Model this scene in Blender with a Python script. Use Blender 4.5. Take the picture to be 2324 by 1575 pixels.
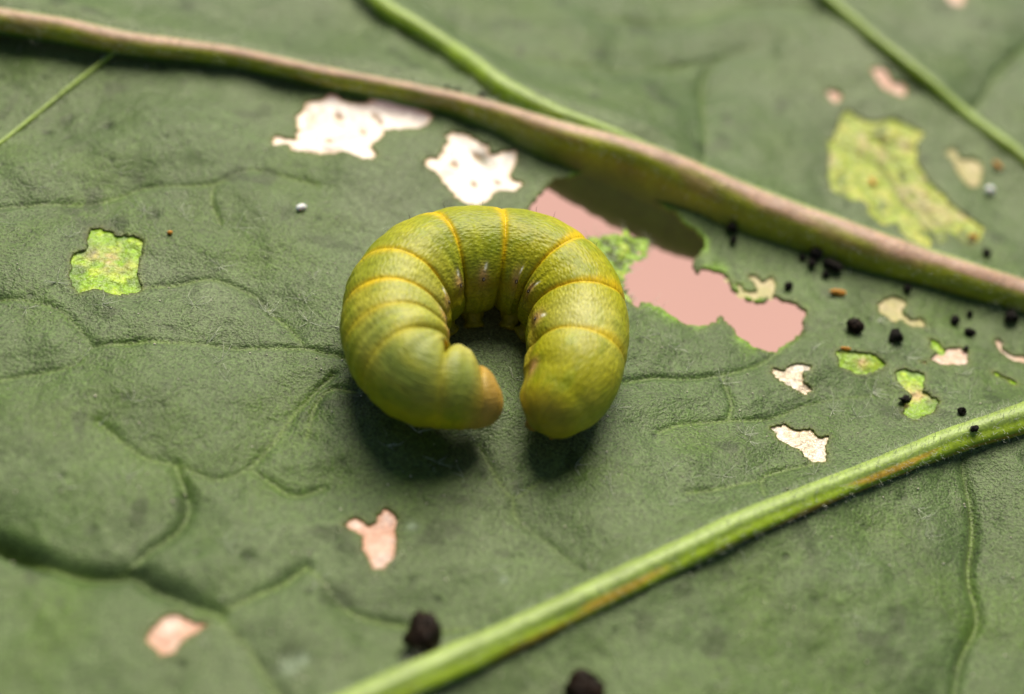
import bpy, math, random
import numpy as np

# ------------------------------------------------------------------ camera, sky, sun, exposure
for o in list(bpy.data.objects): bpy.data.objects.remove(o)
SC = bpy.context.scene
COL = SC.collection
SC.unit_settings.scale_length = 0.01            # one unit is one centimetre
ELEV, ROLL, DIST, TH = math.radians(45), math.radians(12), 9.86, math.tan(math.radians(17))
FW = np.array([0, math.cos(ELEV), -math.sin(ELEV)])
_U = np.array([0, math.sin(ELEV), math.cos(ELEV)]); _X = np.array([1., 0, 0])
RT = _X*math.cos(ROLL) + _U*math.sin(ROLL)
UP = _U*math.cos(ROLL) - _X*math.sin(ROLL)
CAM = -FW*DIST
cd = bpy.data.cameras.new('camera'); cam = bpy.data.objects.new('camera', cd); COL.objects.link(cam)
from mathutils import Matrix, Vector
M = Matrix.Identity(4)
for i in range(3):
    M[i][0], M[i][1], M[i][2], M[i][3] = RT[i], UP[i], -FW[i], CAM[i]
cam.matrix_world = M
cd.sensor_width = 36; cd.lens = 18/TH; cd.clip_start = 0.05; cd.clip_end = 5000
cd.dof.use_dof = True; cd.dof.focus_distance = 9.72; cd.dof.aperture_fstop = cd.lens*1e-3/.34
SC.camera = cam

SUN_EL, SUN_AZ = math.radians(53), math.radians(-4)     # azimuth from +y towards +x
w = bpy.data.worlds.new('World'); SC.world = w; w.use_nodes = True
nt = w.node_tree; nt.nodes.clear()
sky = nt.nodes.new('ShaderNodeTexSky'); sky.sky_type = 'NISHITA'; sky.sun_disc = False
sky.sun_elevation = SUN_EL; sky.sun_rotation = SUN_AZ
bg = nt.nodes.new('ShaderNodeBackground'); bg.inputs[1].default_value = 0.05
wo = nt.nodes.new('ShaderNodeOutputWorld')
nt.links.new(sky.outputs[0], bg.inputs[0]); nt.links.new(bg.outputs[0], wo.inputs[0])
sd = bpy.data.lights.new('sun', 'SUN'); sd.energy = 5.0; sd.angle = math.radians(42); sd.color = (1, .93, .76)
sun = bpy.data.objects.new('sun', sd); COL.objects.link(sun)
sdir = Vector((math.sin(SUN_AZ)*math.cos(SUN_EL), math.cos(SUN_AZ)*math.cos(SUN_EL), math.sin(SUN_EL)))
sun.rotation_euler = sdir.to_track_quat('Z', 'Y').to_euler(); sun.location = sdir*40
vs = SC.view_settings
vs.view_transform = 'Standard'; vs.look = 'None'; vs.gamma = 1; vs.use_curve_mapping = False; vs.exposure = 0.3
SC.render.engine = 'CYCLES'

rng = np.random.default_rng(11)
random.seed(5)

# ------------------------------------------------------------------ helpers
def unp(u, v, z=0.0):
    """where the line of sight through a place in the photograph (2324 wide) meets the height z"""
    d = FW + (u-1162)/1162*TH*RT - (v-787.5)/1162*TH*UP
    return CAM + d*((z-CAM[2])/d[2])
def px_size(p):
    return float((np.asarray(p)-CAM) @ FW)*TH/1162
def hash2(ix, iy, seed):
    h = (ix.astype(np.int64)*374761393 + iy.astype(np.int64)*668265263 + seed*1442695041) & 0xffffffff
    h = ((h ^ (h >> 13))*1274126177) & 0xffffffff
    return ((h ^ (h >> 16)) & 0xffff)/65535.0
def vnoise(x, y, seed=0):
    ix, iy = np.floor(x), np.floor(y); fx, fy = x-ix, y-iy
    fx = fx*fx*(3-2*fx); fy = fy*fy*(3-2*fy)
    a, b = hash2(ix, iy, seed), hash2(ix+1, iy, seed)
    c, d = hash2(ix, iy+1, seed), hash2(ix+1, iy+1, seed)
    return (a*(1-fx)+b*fx)*(1-fy) + (c*(1-fx)+d*fx)*fy
def fbm(x, y, seed=0, oct=3):
    s = 0; a = .5; t = 0
    for k in range(oct):
        s = s + a*(vnoise(x*2**k, y*2**k, seed+k*17)-.5); t += a; a *= .5
    return s/t*2
def sstep(a, b, x):
    t = np.clip((x-a)/(b-a), 0, 1); return t*t*(3-2*t)
def mixc(c, d, w):
    w = np.asarray(w)[..., None]; return c*(1-w) + np.asarray(d)*w
def make_mesh(name, verts, faces, col=None, uv=None, smooth=True):
    """faces: list of int arrays (n,3)/(n,4)"""
    me = bpy.data.meshes.new(name)
    verts = np.asarray(verts, np.float32)
    faces = [np.asarray(f, np.int32) for f in faces if len(f)]
    loops = np.concatenate([f.ravel() for f in faces])
    tot = np.concatenate([np.full(len(f), f.shape[1], np.int32) for f in faces])
    st = np.concatenate([[0], np.cumsum(tot)[:-1]]).astype(np.int32)
    me.vertices.add(len(verts)); me.vertices.foreach_set('co', verts.ravel())
    me.loops.add(len(loops)); me.loops.foreach_set('vertex_index', loops)
    me.polygons.add(len(tot)); me.polygons.foreach_set('loop_start', st)
    me.update(calc_edges=True)
    me.polygons.foreach_set('use_smooth', np.full(len(tot), smooth))
    if col is not None:
        a = me.attributes.new('Col', 'FLOAT_COLOR', 'POINT')
        c = np.ones((len(verts), 4), np.float32); c[:, :3] = col
        a.data.foreach_set('color', c.ravel())
    if uv is not None:
        l = me.uv_layers.new(name='UVMap'); l.data.foreach_set('uv', np.asarray(uv, np.float32)[loops].ravel())
    me.update()
    return me
def link(name, me, mat=None, parent=None, loc=None):
    o = bpy.data.objects.new(name, me); COL.objects.link(o)
    if mat is not None: me.materials.clear(); me.materials.append(mat)
    if parent is not None: o.parent = parent
    if loc is not None: o.location = loc
    return o
def tag(o, label=None, cat=None, group=None, kind=None):
    if label: o['label'] = label
    if cat: o['category'] = cat
    if group: o['group'] = group
    if kind: o['kind'] = kind
    return o
def catmull(P, n=24):
    P = np.asarray(P, float); out = []
    Q = np.vstack([2*P[0]-P[1], P, 2*P[-1]-P[-2]])
    for i in range(1, len(Q)-2):
        t = np.linspace(0, 1, n, endpoint=False)[:, None]
        a, b, c, d = Q[i-1], Q[i], Q[i+1], Q[i+2]
        out.append(.5*(2*b + (c-a)*t + (2*a-5*b+4*c-d)*t*t + (3*b-a-3*c+d)*t**3))
    out.append(P[-1:]); return np.vstack(out)
def resample(P, n, dims=2):
    s = np.concatenate([[0], np.cumsum(np.linalg.norm(np.diff(P[:, :dims], axis=0), axis=1))])
    t = np.linspace(0, s[-1], n)
    return np.stack([np.interp(t, s, P[:, k]) for k in range(P.shape[1])], 1), t
def seg_dist(x, y, P, reach):
    """distance to a polyline (only within reach, else reach)"""
    d = np.full(x.shape, reach)
    for a, b in zip(P[:-1], P[1:]):
        m = (x > min(a[0], b[0])-reach) & (x < max(a[0], b[0])+reach) & (y > min(a[1], b[1])-reach) & (y < max(a[1], b[1])+reach)
        if not m.any(): continue
        xx, yy = x[m], y[m]; ex, ey = b[0]-a[0], b[1]-a[1]
        t = np.clip(((xx-a[0])*ex + (yy-a[1])*ey)/(ex*ex+ey*ey+1e-12), 0, 1)
        d[m] = np.minimum(d[m], np.hypot(xx-a[0]-t*ex, yy-a[1]-t*ey))
    return d
def poly_sdf(x, y, P):
    """signed distance to a closed polygon (negative inside) and the nearest boundary point"""
    d = np.full(x.shape, 1e9); nx = np.zeros(x.shape); ny = np.zeros(x.shape); ins = np.zeros(x.shape, bool)
    for a, b in zip(P, np.roll(P, -1, axis=0)):
        ex, ey = b[0]-a[0], b[1]-a[1]
        t = np.clip(((x-a[0])*ex + (y-a[1])*ey)/(ex*ex+ey*ey+1e-12), 0, 1)
        px, py = a[0]+t*ex, a[1]+t*ey; q = np.hypot(x-px, y-py); m = q < d
        d[m] = q[m]; nx[m] = px[m]; ny[m] = py[m]
        if ey != 0:
            c = ((a[1] > y) != (b[1] > y)) & (x < ex*(y-a[1])/ey + a[0]); ins ^= c
    return np.where(ins, -d, d), nx, ny

# ------------------------------------------------------------------ materials
def mat(name, build):
    m = bpy.data.materials.new(name); m.use_nodes = True
    n = m.node_tree.nodes; n.clear(); L = m.node_tree.links
    out = n.new('ShaderNodeOutputMaterial')
    sh = build(n, L); L.new(sh, out.inputs[0]); return m
def nd(n, t, **kw):
    x = n.new(t)
    for k, v in kw.items(): setattr(x, k, v)
    return x
def colmod(n, L, src, scale, lo, hi, detail=3, coord=None, rough=.6):
    """multiply a colour by noise between lo and hi"""
    no = nd(n, 'ShaderNodeTexNoise'); no.inputs['Scale'].default_value = scale; no.inputs['Detail'].default_value = detail
    no.inputs['Roughness'].default_value = rough
    if coord is not None: L.new(coord, no.inputs['Vector'])
    mr = nd(n, 'ShaderNodeMapRange'); mr.inputs[1].default_value = .3; mr.inputs[2].default_value = .7
    mr.inputs[3].default_value = lo; mr.inputs[4].default_value = hi
    L.new(no.outputs[0], mr.inputs[0])
    mx = nd(n, 'ShaderNodeMix', data_type='RGBA', blend_type='MULTIPLY'); mx.inputs[0].default_value = 1
    L.new(src, mx.inputs[6]); L.new(mr.outputs[0], mx.inputs[7])
    return mx.outputs[2], no.outputs[0]
def bump(n, L, h, strength, dist, prev=None):
    b = nd(n, 'ShaderNodeBump'); b.inputs['Strength'].default_value = strength; b.inputs['Distance'].default_value = dist
    L.new(h, b.inputs['Height'])
    if prev is not None: L.new(prev, b.inputs['Normal'])
    return b.outputs[0]
def objco(n):
    return nd(n, 'ShaderNodeTexCoord').outputs['Object']

def b_blade(n, L):
    co = objco(n)
    at = nd(n, 'ShaderNodeAttribute', attribute_name='Col')
    c, _ = colmod(n, L, at.outputs[0], 1.3, .85, 1.15, 3, co)
    c, n2 = colmod(n, L, c, 24, .88, 1.13, 4, co)
    c, n3 = colmod(n, L, c, 62, .38, 1.75, 2, co)
    wn = nd(n, 'ShaderNodeTexNoise'); wn.inputs['Scale'].default_value = 4; wn.inputs['Detail'].default_value = 3; L.new(co, wn.inputs['Vector'])
    va = nd(n, 'ShaderNodeVectorMath', operation='MULTIPLY_ADD'); L.new(wn.outputs['Color'], va.inputs[0]); va.inputs[1].default_value = (.16, .16, 0); L.new(co, va.inputs[2])
    nets = []
    for sc_, wd in ((2.2, .04), (6.0, .05)):
        vo = nd(n, 'ShaderNodeTexVoronoi', feature='DISTANCE_TO_EDGE', voronoi_dimensions='2D'); vo.inputs['Scale'].default_value = sc_; L.new(va.outputs[0], vo.inputs['Vector'])
        mr = nd(n, 'ShaderNodeMapRange', interpolation_type='SMOOTHSTEP'); mr.inputs[1].default_value = 0; mr.inputs[2].default_value = wd; mr.inputs[3].default_value = 0; mr.inputs[4].default_value = 1
        L.new(vo.outputs['Distance'], mr.inputs[0]); nets.append(mr.outputs[0])
    mm = nd(n, 'ShaderNodeMath', operation='MULTIPLY_ADD'); L.new(nets[0], mm.inputs[0]); mm.inputs[1].default_value = .6
    m5 = nd(n, 'ShaderNodeMath', operation='MULTIPLY'); L.new(nets[1], m5.inputs[0]); m5.inputs[1].default_value = .4; L.new(m5.outputs[0], mm.inputs[2])
    nr = nd(n, 'ShaderNodeMapRange'); nr.inputs[3].default_value = .88; nr.inputs[4].default_value = 1.0; L.new(mm.outputs[0], nr.inputs[0])
    mc = nd(n, 'ShaderNodeMix', data_type='RGBA', blend_type='MULTIPLY'); mc.inputs[0].default_value = 1; L.new(c, mc.inputs[6]); L.new(nr.outputs[0], mc.inputs[7]); c = mc.outputs[2]
    p = nd(n, 'ShaderNodeBsdfPrincipled')
    L.new(c, p.inputs['Base Color']); p.inputs['Roughness'].default_value = .43
    p.inputs['Specular IOR Level'].default_value = .36; p.inputs['Specular Tint'].default_value = (.97, 1, .8, 1)
    p.inputs['Sheen Weight'].default_value = .10; p.inputs['Sheen Roughness'].default_value = .5
    p.inputs['Sheen Tint'].default_value = (.92, .95, .7, 1)
    nb = bump(n, L, mm.outputs[0], .22, .006); nb = bump(n, L, n2, .25, .008, nb); nb = bump(n, L, n3, .9, .009, nb)
    L.new(nb, p.inputs['Normal'])
    tr = nd(n, 'ShaderNodeBsdfTranslucent'); L.new(c, tr.inputs[0])
    ms = nd(n, 'ShaderNodeMixShader'); ms.inputs[0].default_value = .05
    L.new(p.outputs[0], ms.inputs[1]); L.new(tr.outputs[0], ms.inputs[2])
    return ms.outputs[0]
M_BLADE = mat('leaf_blade', b_blade)

def b_vein(n, L):
    co = objco(n)
    at = nd(n, 'ShaderNodeAttribute', attribute_name='Col')
    c, n1 = colmod(n, L, at.outputs[0], 5, .82, 1.18, 4, co)
    c, n2 = colmod(n, L, c, 50, .78, 1.2, 3, co)
    p = nd(n, 'ShaderNodeBsdfPrincipled'); L.new(c, p.inputs['Base Color'])
    p.inputs['Roughness'].default_value = .48
    p.inputs['Subsurface Weight'].default_value = .35; p.inputs['Subsurface Scale'].default_value = .06
    p.inputs['Subsurface Radius'].default_value = (.9, 1, .25)
    p.inputs['Sheen Weight'].default_value = .06; p.inputs['Sheen Roughness'].default_value = .4
    nb = bump(n, L, n1, .4, .02); nb = bump(n, L, n2, .5, .006, nb); L.new(nb, p.inputs['Normal'])
    return p.outputs[0]
M_VEIN = mat('leaf_vein', b_vein)

def membrane(thin, glossy, rough, bsc, bst, hi=1.25, lo=.75, csc=22):
    def b(n, L):
        co = objco(n)
        at = nd(n, 'ShaderNodeAttribute', attribute_name='Col')
        c, n1 = colmod(n, L, at.outputs[0], csc, lo, hi, 4, co)
        p = nd(n, 'ShaderNodeBsdfPrincipled'); L.new(c, p.inputs['Base Color'])
        p.inputs['Roughness'].default_value = rough; p.inputs['Specular IOR Level'].default_value = glossy
        no = nd(n, 'ShaderNodeTexNoise'); no.inputs['Scale'].default_value = bsc; no.inputs['Detail'].default_value = 2
        L.new(co, no.inputs['Vector'])
        nb = bump(n, L, no.outputs[0], bst, .02); L.new(nb, p.inputs['Normal'])
        tl = nd(n, 'ShaderNodeBsdfTranslucent'); L.new(c, tl.inputs[0])
        m1 = nd(n, 'ShaderNodeMixShader'); m1.inputs[0].default_value = .25
        L.new(p.outputs[0], m1.inputs[1]); L.new(tl.outputs[0], m1.inputs[2])
        tp = nd(n, 'ShaderNodeBsdfTransparent')
        m2 = nd(n, 'ShaderNodeMixShader'); m2.inputs[0].default_value = thin
        L.new(m1.outputs[0], m2.inputs[1]); L.new(tp.outputs[0], m2.inputs[2])
        return m2.outputs[0]
    return b
M_WHITE = mat('dry_silvery_membrane', membrane(.08, .8, .38, 14, .5, 1.1, .92))
M_SPARK = mat('papery_sparkling_membrane', membrane(.12, 1.0, .22, 42, 1.0, 1.5, .5, 40))
M_PEACH = mat('thin_clear_membrane', membrane(.3, .6, .4, 30, .9, 1.3, .7, 34))
M_GREEN = mat('thin_green_membrane', membrane(.08, .5, .38, 34, 1.0, 1.4, .6, 30))
M_PALE = mat('pale_scar_membrane', membrane(.2, .5, .5, 18, .5, 1.15, .8))

def b_cat(n, L):
    at = nd(n, 'ShaderNodeAttribute', attribute_name='Col')
    uv = nd(n, 'ShaderNodeUVMap')
    mp = nd(n, 'ShaderNodeMapping'); mp.inputs['Scale'].default_value = (.75, 1.5, 1); L.new(uv.outputs[0], mp.inputs[0])
    co = objco(n)
    c, n1 = colmod(n, L, at.outputs[0], 7, .86, 1.14, 4, co)
    c, n2 = colmod(n, L, c, 48, .76, 1.24, 2, mp.outputs[0])
    vo = nd(n, 'ShaderNodeTexVoronoi', feature='SMOOTH_F1'); vo.inputs['Scale'].default_value = 46; L.new(mp.outputs[0], vo.inputs['Vector'])
    p = nd(n, 'ShaderNodeBsdfPrincipled'); L.new(c, p.inputs['Base Color'])
    p.inputs['Roughness'].default_value = .48; p.inputs['Specular IOR Level'].default_value = .3
    p.inputs['Subsurface Weight'].default_value = .25; p.inputs['Subsurface Scale'].default_value = .05
    p.inputs['Subsurface Radius'].default_value = (1, .8, .15)
    nb = bump(n, L, n1, .25, .02); nb = bump(n, L, vo.outputs['Distance'], .6, -.008, nb)
    L.new(nb, p.inputs['Normal'])
    return p.outputs[0]
M_CAT = mat('caterpillar_skin', b_cat)

def plain(c1, c2, sc, rough, spec=.5, bs=.6, bd=.02, sss=0):
    def b(n, L):
        co = objco(n)
        no = nd(n, 'ShaderNodeTexNoise'); no.inputs['Scale'].default_value = sc; no.inputs['Detail'].default_value = 4; L.new(co, no.inputs['Vector'])
        r = nd(n, 'ShaderNodeValToRGB'); r.color_ramp.elements[0].color = (*c1, 1); r.color_ramp.elements[1].color = (*c2, 1)
        r.color_ramp.elements[0].position = .35; r.color_ramp.elements[1].position = .68
        L.new(no.outputs[0], r.inputs[0])
        p = nd(n, 'ShaderNodeBsdfPrincipled'); L.new(r.outputs[0], p.inputs['Base Color'])
        p.inputs['Roughness'].default_value = rough; p.inputs['Specular IOR Level'].default_value = spec
        if sss: p.inputs['Subsurface Weight'].default_value = sss; p.inputs['Subsurface Scale'].default_value = .03
        L.new(bump(n, L, no.outputs[0], bs, bd), p.inputs['Normal'])
        return p.outputs[0]
    return b
M_FRASS = mat('dry_black_dropping', plain((.003, .0025, .002), (.014, .008, .005), 14, .55, .2))
M_FRASSB = mat('brown_flecked_dropping', plain((.004, .003, .002), (.020, .008, .003), 2.2, .6, .15))
M_ORANGE = mat('orange_crumb', plain((.55, .2, .01), (.75, .38, .03), 20, .5, .5, .5, .01, .3))
M_WHITEB = mat('white_wax_grain', plain((.75, .75, .78), (.9, .9, .92), 10, .25, .6, .2, .01, .3))
M_HAIR = mat('pale_plant_hair', plain((.42, .47, .34), (.6, .62, .5), 3, .4, .6, 0.0, .001))
M_DUST = mat('pale_grit', plain((.5, .46, .34), (.75, .7, .58), 30, .4, .6, .3, .005))
M_SETA = mat('dark_bristle', plain((.01, .008, .004), (.03, .02, .01), 3, .4))
M_SPIR = mat('breathing_pore_rim', plain((.02, .01, .005), (.06, .03, .012), 20, .4))
M_SPIRC = mat('breathing_pore_centre', plain((.5, .4, .32), (.7, .6, .5), 20, .4))
M_GROUND = mat('pink_ground', plain((.47, .27, .245), (.52, .30, .27), .06, .8, .2, .2, .3))

# ------------------------------------------------------------------ ground far below the leaf
gm = make_mesh('ground', [(-2500, -2500, -11), (2500, -2500, -11), (2500, 2500, -11), (-2500, 2500, -11)], [[[0, 1, 2, 3]]])
tag(link('ground', gm, M_GROUND), kind='structure')

# ------------------------------------------------------------------ the leaf: traced lines
def W(pts): return np.array([unp(p[0], p[1])[:2] for p in pts])
GROOVES = [   # fine veins sunk in the blade: (depth, width, places)
    (.018, .022, [(-120, 500), (0, 468), (60, 462), (130, 455), (215, 452), (290, 430), (330, 420), (400, 418), (487, 417), (540, 395), (570, 385), (640, 400), (720, 420)]),
    (.012, .02, [(487, 417), (480, 450), (500, 500)]),
    (.022, .026, [(-120, 665), (0, 668), (60, 672), (130, 690), (180, 735), (210, 770)]),
    (.03, .022, [(210, 770), (300, 762), (420, 763), (560, 768), (680, 770), (760, 785), (830, 800)]),
    (.012, .02, [(210, 770), (160, 815), (60, 830), (-80, 860)]),
    (.018, .02, [(310, 640), (400, 625), (480, 615), (520, 625), (580, 650), (620, 690), (660, 725), (690, 765)]),
    (.12, .05, [(-120, 1150), (0, 1195), (40, 1215), (110, 1240), (180, 1262), (250, 1270), (310, 1268), (340, 1295), (400, 1325), (470, 1355), (500, 1365)]),
    (.05, .035, [(250, 1270), (300, 1250), (340, 1215), (385, 1185), (430, 1120), (400, 1025)]),
    (.04, .035, [(500, 1365), (540, 1345), (580, 1325), (650, 1290), (700, 1250)]),
    (.03, .05, [(500, 1365), (520, 1400), (560, 1440), (600, 1500), (650, 1575), (690, 1650)]),
    (.02, .025, [(220, 935), (290, 990), (340, 1018), (400, 1025), (480, 1055), (520, 1050), (570, 1025), (620, 975), (680, 900), (760, 830)]),
    (.02, .025, [(570, 1030), (620, 1060), (670, 1085), (740, 1070)]),
    (.022, .028, [(700, 1250), (740, 1295), (790, 1350), (850, 1375), (920, 1385), (1000, 1395), (1080, 1395)]),
    (.018, .022, [(1090, 990), (1120, 1040), (1150, 1085), (1170, 1105), (1200, 1090), (1240, 1065)]),
    (.02, .025, [(1170, 1105), (1180, 1150), (1230, 1190), (1270, 1225), (1320, 1270), (1380, 1310)]),
    (.016, .02, [(1420, 852), (1480, 840), (1560, 842), (1640, 835), (1700, 820), (1760, 790), (1830, 730)]),
    (.014, .02, [(1645, 838), (1665, 900), (1660, 930), (1660, 940)]),
    (.014, .02, [(1500, 965), (1560, 945), (1640, 940), (1750, 935), (1850, 900), (2000, 880)]),
    (.016, .02, [(1850, 1045), (1740, 1070), (1735, 1125)]), (.014, .02, [(1560, 1110), (1640, 1100), (1735, 1080)]),
    (.035, .03, [(2180, 1040), (2205, 1130), (2215, 1200), (2205, 1300), (2225, 1400), (2190, 1480), (2170, 1600)]),
    (.025, .03, [(1720, 90), (1640, 110), (1610, 140), (1600, 200), (1605, 300), (1600, 370)]),
    (.03, .04, [(2340, 100), (2270, 160), (2230, 220), (2200, 250)]),
    (.02, .03, [(1040, 60), (1200, 130), (1400, 150), (1640, 110)]),
    (.02, .035, [(1890, 20), (1700, 0), (1500, 30), (1350, 20)]),
    (.016, .024, [(810, 870), (760, 860), (720, 890), (700, 960)]),
]
GROOVES = [(a, b, resample(catmull(W(c), 8), max(6, len(c)*3))[0]) for a, b, c in GROOVES]
VEINS = {     # raised veins: centre and half width
    'midrib': [(-1000, -130, 36), (-500, -50, 35), (-150, 25, 34), (0, 48, 32), (150, 72, 32), (300, 102, 30), (530, 131, 26), (755, 178, 25), (915, 206, 23), (1080, 243, 24), (1270, 308, 36), (1450, 362, 44), (1600, 428, 51), (1800, 508, 53), (2000, 578, 52), (2200, 640, 47), (2324, 676, 44), (2600, 760, 42), (3000, 880, 40)],
    'a': [(640, -170, 20), (760, -80, 21), (835, -15, 22), (880, 25, 22), (950, 68, 23), (1012, 110, 25), (1070, 152, 28), (1130, 200, 30), (1195, 234, 27), (1280, 268, 21), (1400, 308, 15), (1520, 358, 9)],
    'b': [(1700, -170, 12), (1800, -70, 13), (1881, 0, 13), (1951, 60, 13), (1999, 100, 13), (2091, 173, 14), (2187, 258, 15), (2275, 323, 15), (2324, 362, 16), (2500, 520, 17), (2700, 740, 16)],
    'c': [(2900, 800, 40), (2600, 860, 40), (2324, 950, 38), (2157, 1003, 33), (1937, 1090, 31), (1702, 1186, 36), (1587, 1240, 37), (1427, 1317, 40), (1162, 1444, 43), (880, 1570, 45), (600, 1700, 46), (300, 1840, 46)],
    'd': [(268, 112, 5), (220, 150, 5), (150, 205, 5), (80, 262, 5), (0, 325, 5), (-150, 430, 4)],
}
VW = {k: resample(catmull(W(v), 8), len(v)*5)[0] for k, v in VEINS.items()}
CX, CY = -.15, -.1                                  # middle of the curled caterpillar
def blade_height(x, y):
    x = np.asarray(x, float); y = np.asarray(y, float)
    calm = 1-np.exp(-((x-CX)**2+(y-CY)**2)/1.1**2)
    h = (.16*fbm(x*.45, y*.45, 3, 2) + .045*fbm(x*1.6, y*1.6, 9, 3))*calm + .012*fbm(x*7, y*7, 21, 3)
    dm = np.full(x.shape, .6)
    g = np.zeros(x.shape); vary = np.clip(.8+.8*fbm(x*2.2, y*2.2, 88, 2), .25, 1.4)
    for dep, wid, P in GROOVES:
        d = seg_dist(x, y, P, .6); dm = np.minimum(dm, d)
        g = np.minimum(g, -dep*vary*np.exp(-(d/wid)**1.6))
    h = h + g + .035*(1-np.exp(-(dm/.2)**2))
    for k in ('midrib', 'a', 'b', 'c'):
        d = seg_dist(x, y, VW[k], .8); h = h + {'midrib': .10, 'a': .065, 'b': .035, 'c': .075}[k]*np.exp(-(d/{'midrib': .24, 'a': .17, 'b': .12, 'c': .19}[k])**2)
    return h - .03
def leaf_pt(u, v, lift=0.0):
    z = 0.0
    for _ in range(4):
        p = unp(u, v, z+lift); z = float(blade_height(np.array([p[0]]), np.array([p[1]]))[0])
    return np.array([p[0], p[1], z])

# openings chewed in the blade: (kind, places)
OPEN = [
    ('white', [(680, 264), (710, 243), (749, 235), (776, 248), (827, 250), (839, 238), (890, 237), (908, 252), (941, 261), (974, 289), (947, 305), (884, 309), (863, 333), (839, 351), (854, 366), (839, 378), (779, 369), (731, 366), (695, 360), (675, 354), (647, 343), (620, 333), (626, 318), (656, 321), (671, 325), (680, 309), (674, 300)]),
    ('white', [(1013, 324), (1028, 310), (1049, 315), (1073, 330), (1103, 345), (1118, 360), (1139, 357), (1175, 361), (1160, 402), (1181, 420), (1163, 438), (1118, 441), (1103, 462), (1070, 465), (1034, 453), (1025, 432), (995, 402), (969, 387), (974, 369), (1001, 369), (998, 354)]),
    ('green', [(195, 520), (219, 508), (248, 513), (260, 520), (292, 520), (317, 532), (321, 549), (312, 581), (308, 601), (319, 634), (284, 654), (260, 662), (227, 650), (183, 654), (162, 626), (162, 585), (170, 569), (199, 557)]),
    ('yellow', [(1912, 250), (1933, 240), (1961, 255), (1992, 260), (2033, 260), (2080, 268), (2106, 291), (2085, 314), (2095, 348), (2111, 379), (2144, 410), (2188, 446), (2204, 464), (2235, 482), (2245, 505), (2214, 529), (2183, 513), (2160, 495), (2152, 523), (2131, 511), (2124, 497), (2116, 534), (2093, 536), (2062, 508), (2044, 482), (2015, 487), (1982, 461), (1966, 431), (1946, 428), (1912, 413), (1891, 394), (1889, 338), (1889, 296), (1904, 289)]),
    ('pale', [(2155, 327), (2170, 317), (2188, 340), (2224, 340), (2240, 358), (2237, 384), (2219, 402), (2193, 384), (2175, 353)]),
    ('peach', [(1877, 199), (1895, 195), (1914, 207), (1899, 221)]),
    ('peach', [(1969, 160), (1999, 162), (2024, 184), (2050, 192), (2054, 212), (2028, 207), (1999, 192)]),
    ('peach', [(2131, -8), (2176, -8), (2183, 15), (2168, 26), (2146, 15)]),
    ('pale', [(1666, 612), (1682, 635), (1708, 651), (1740, 655), (1763, 641), (1770, 615), (1757, 605), (1744, 617), (1724, 605), (1711, 609), (1721, 625), (1724, 638), (1708, 638), (1682, 618)]),
    ('pale', [(1999, 667), (2032, 658), (2058, 671), (2056, 693), (2076, 709), (2102, 713), (2106, 724), (2083, 726), (2056, 711), (2039, 717), (2017, 704), (2002, 685)]),
    ('spark', [(1757, 827), (1774, 822), (1807, 816), (1833, 818), (1844, 833), (1827, 840), (1833, 855), (1847, 874), (1833, 881), (1807, 875), (1777, 855), (1762, 840)]),
    ('spark', [(1755, 955), (1781, 944), (1799, 949), (1803, 958), (1844, 962), (1858, 981), (1881, 984), (1886, 1003), (1877, 1028), (1866, 1045), (1840, 1036), (1810, 1006), (1777, 992), (1759, 973)]),
    ('green', [(1899, 798), (1914, 792), (1951, 796), (1988, 802), (2010, 818), (1995, 835), (1958, 837), (1921, 826)]),
    ('green', [(2036, 829), (2076, 833), (2106, 848), (2095, 866), (2076, 875), (2098, 883), (2128, 903), (2126, 914), (2109, 936), (2083, 953), (2061, 933), (2058, 910), (2069, 892), (2047, 862)]),
    ('peach2', [(2091, 813), (2120, 802), (2146, 785), (2176, 778), (2194, 789), (2198, 818), (2176, 818), (2150, 818), (2120, 814)]),
    ('green', [(2111, 759), (2128, 759), (2150, 778), (2135, 787), (2117, 778)]),
    ('peach2', [(2261, 752), (2283, 755), (2290, 770), (2312, 785), (2340, 789), (2345, 808), (2305, 796), (2283, 781)]),
    ('green', [(2253, 833), (2275, 837), (2309, 855), (2305, 866), (2283, 855)]),
    ('peach', [(785, 1161), (810, 1143), (840, 1158), (860, 1151), (880, 1128), (905, 1151), (900, 1201), (895, 1246), (870, 1266), (845, 1253), (830, 1216), (815, 1186)]),
    ('peach', [(332, 1416), (360, 1391), (395, 1366), (425, 1376), (465, 1391), (450, 1411), (425, 1421), (400, 1456), (370, 1456), (345, 1441)]),
    ('hole', [(1195, 482), (1220, 449), (1250, 420), (1282, 414), (1324, 404), (1357, 410), (1406, 427), (1454, 443), (1487, 459), (1519, 475), (1552, 495), (1584, 514), (1601, 527), (1597, 544), (1588, 560), (1575, 586), (1588, 596), (1597, 583), (1617, 589), (1649, 599), (1662, 618), (1672, 631), (1698, 657), (1734, 664), (1770, 657), (1802, 664), (1822, 674), (1835, 700), (1825, 732), (1799, 761), (1760, 781), (1727, 771), (1688, 745), (1662, 722), (1643, 703), (1623, 716), (1610, 721), (1565, 719), (1519, 693), (1493, 687), (1474, 680), (1454, 687), (1438, 687), (1422, 674), (1395, 655), (1360, 640), (1320, 600), (1280, 560), (1230, 520)]),
]
LATTICE = [(1300, 545), (1334, 540), (1363, 529), (1396, 519), (1422, 512), (1454, 529), (1482, 549), (1474, 566), (1454, 576), (1441, 596), (1425, 618), (1422, 641), (1438, 661), (1446, 676), (1474, 676), (1494, 684), (1490, 697), (1440, 700), (1390, 680), (1340, 620)]
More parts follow.
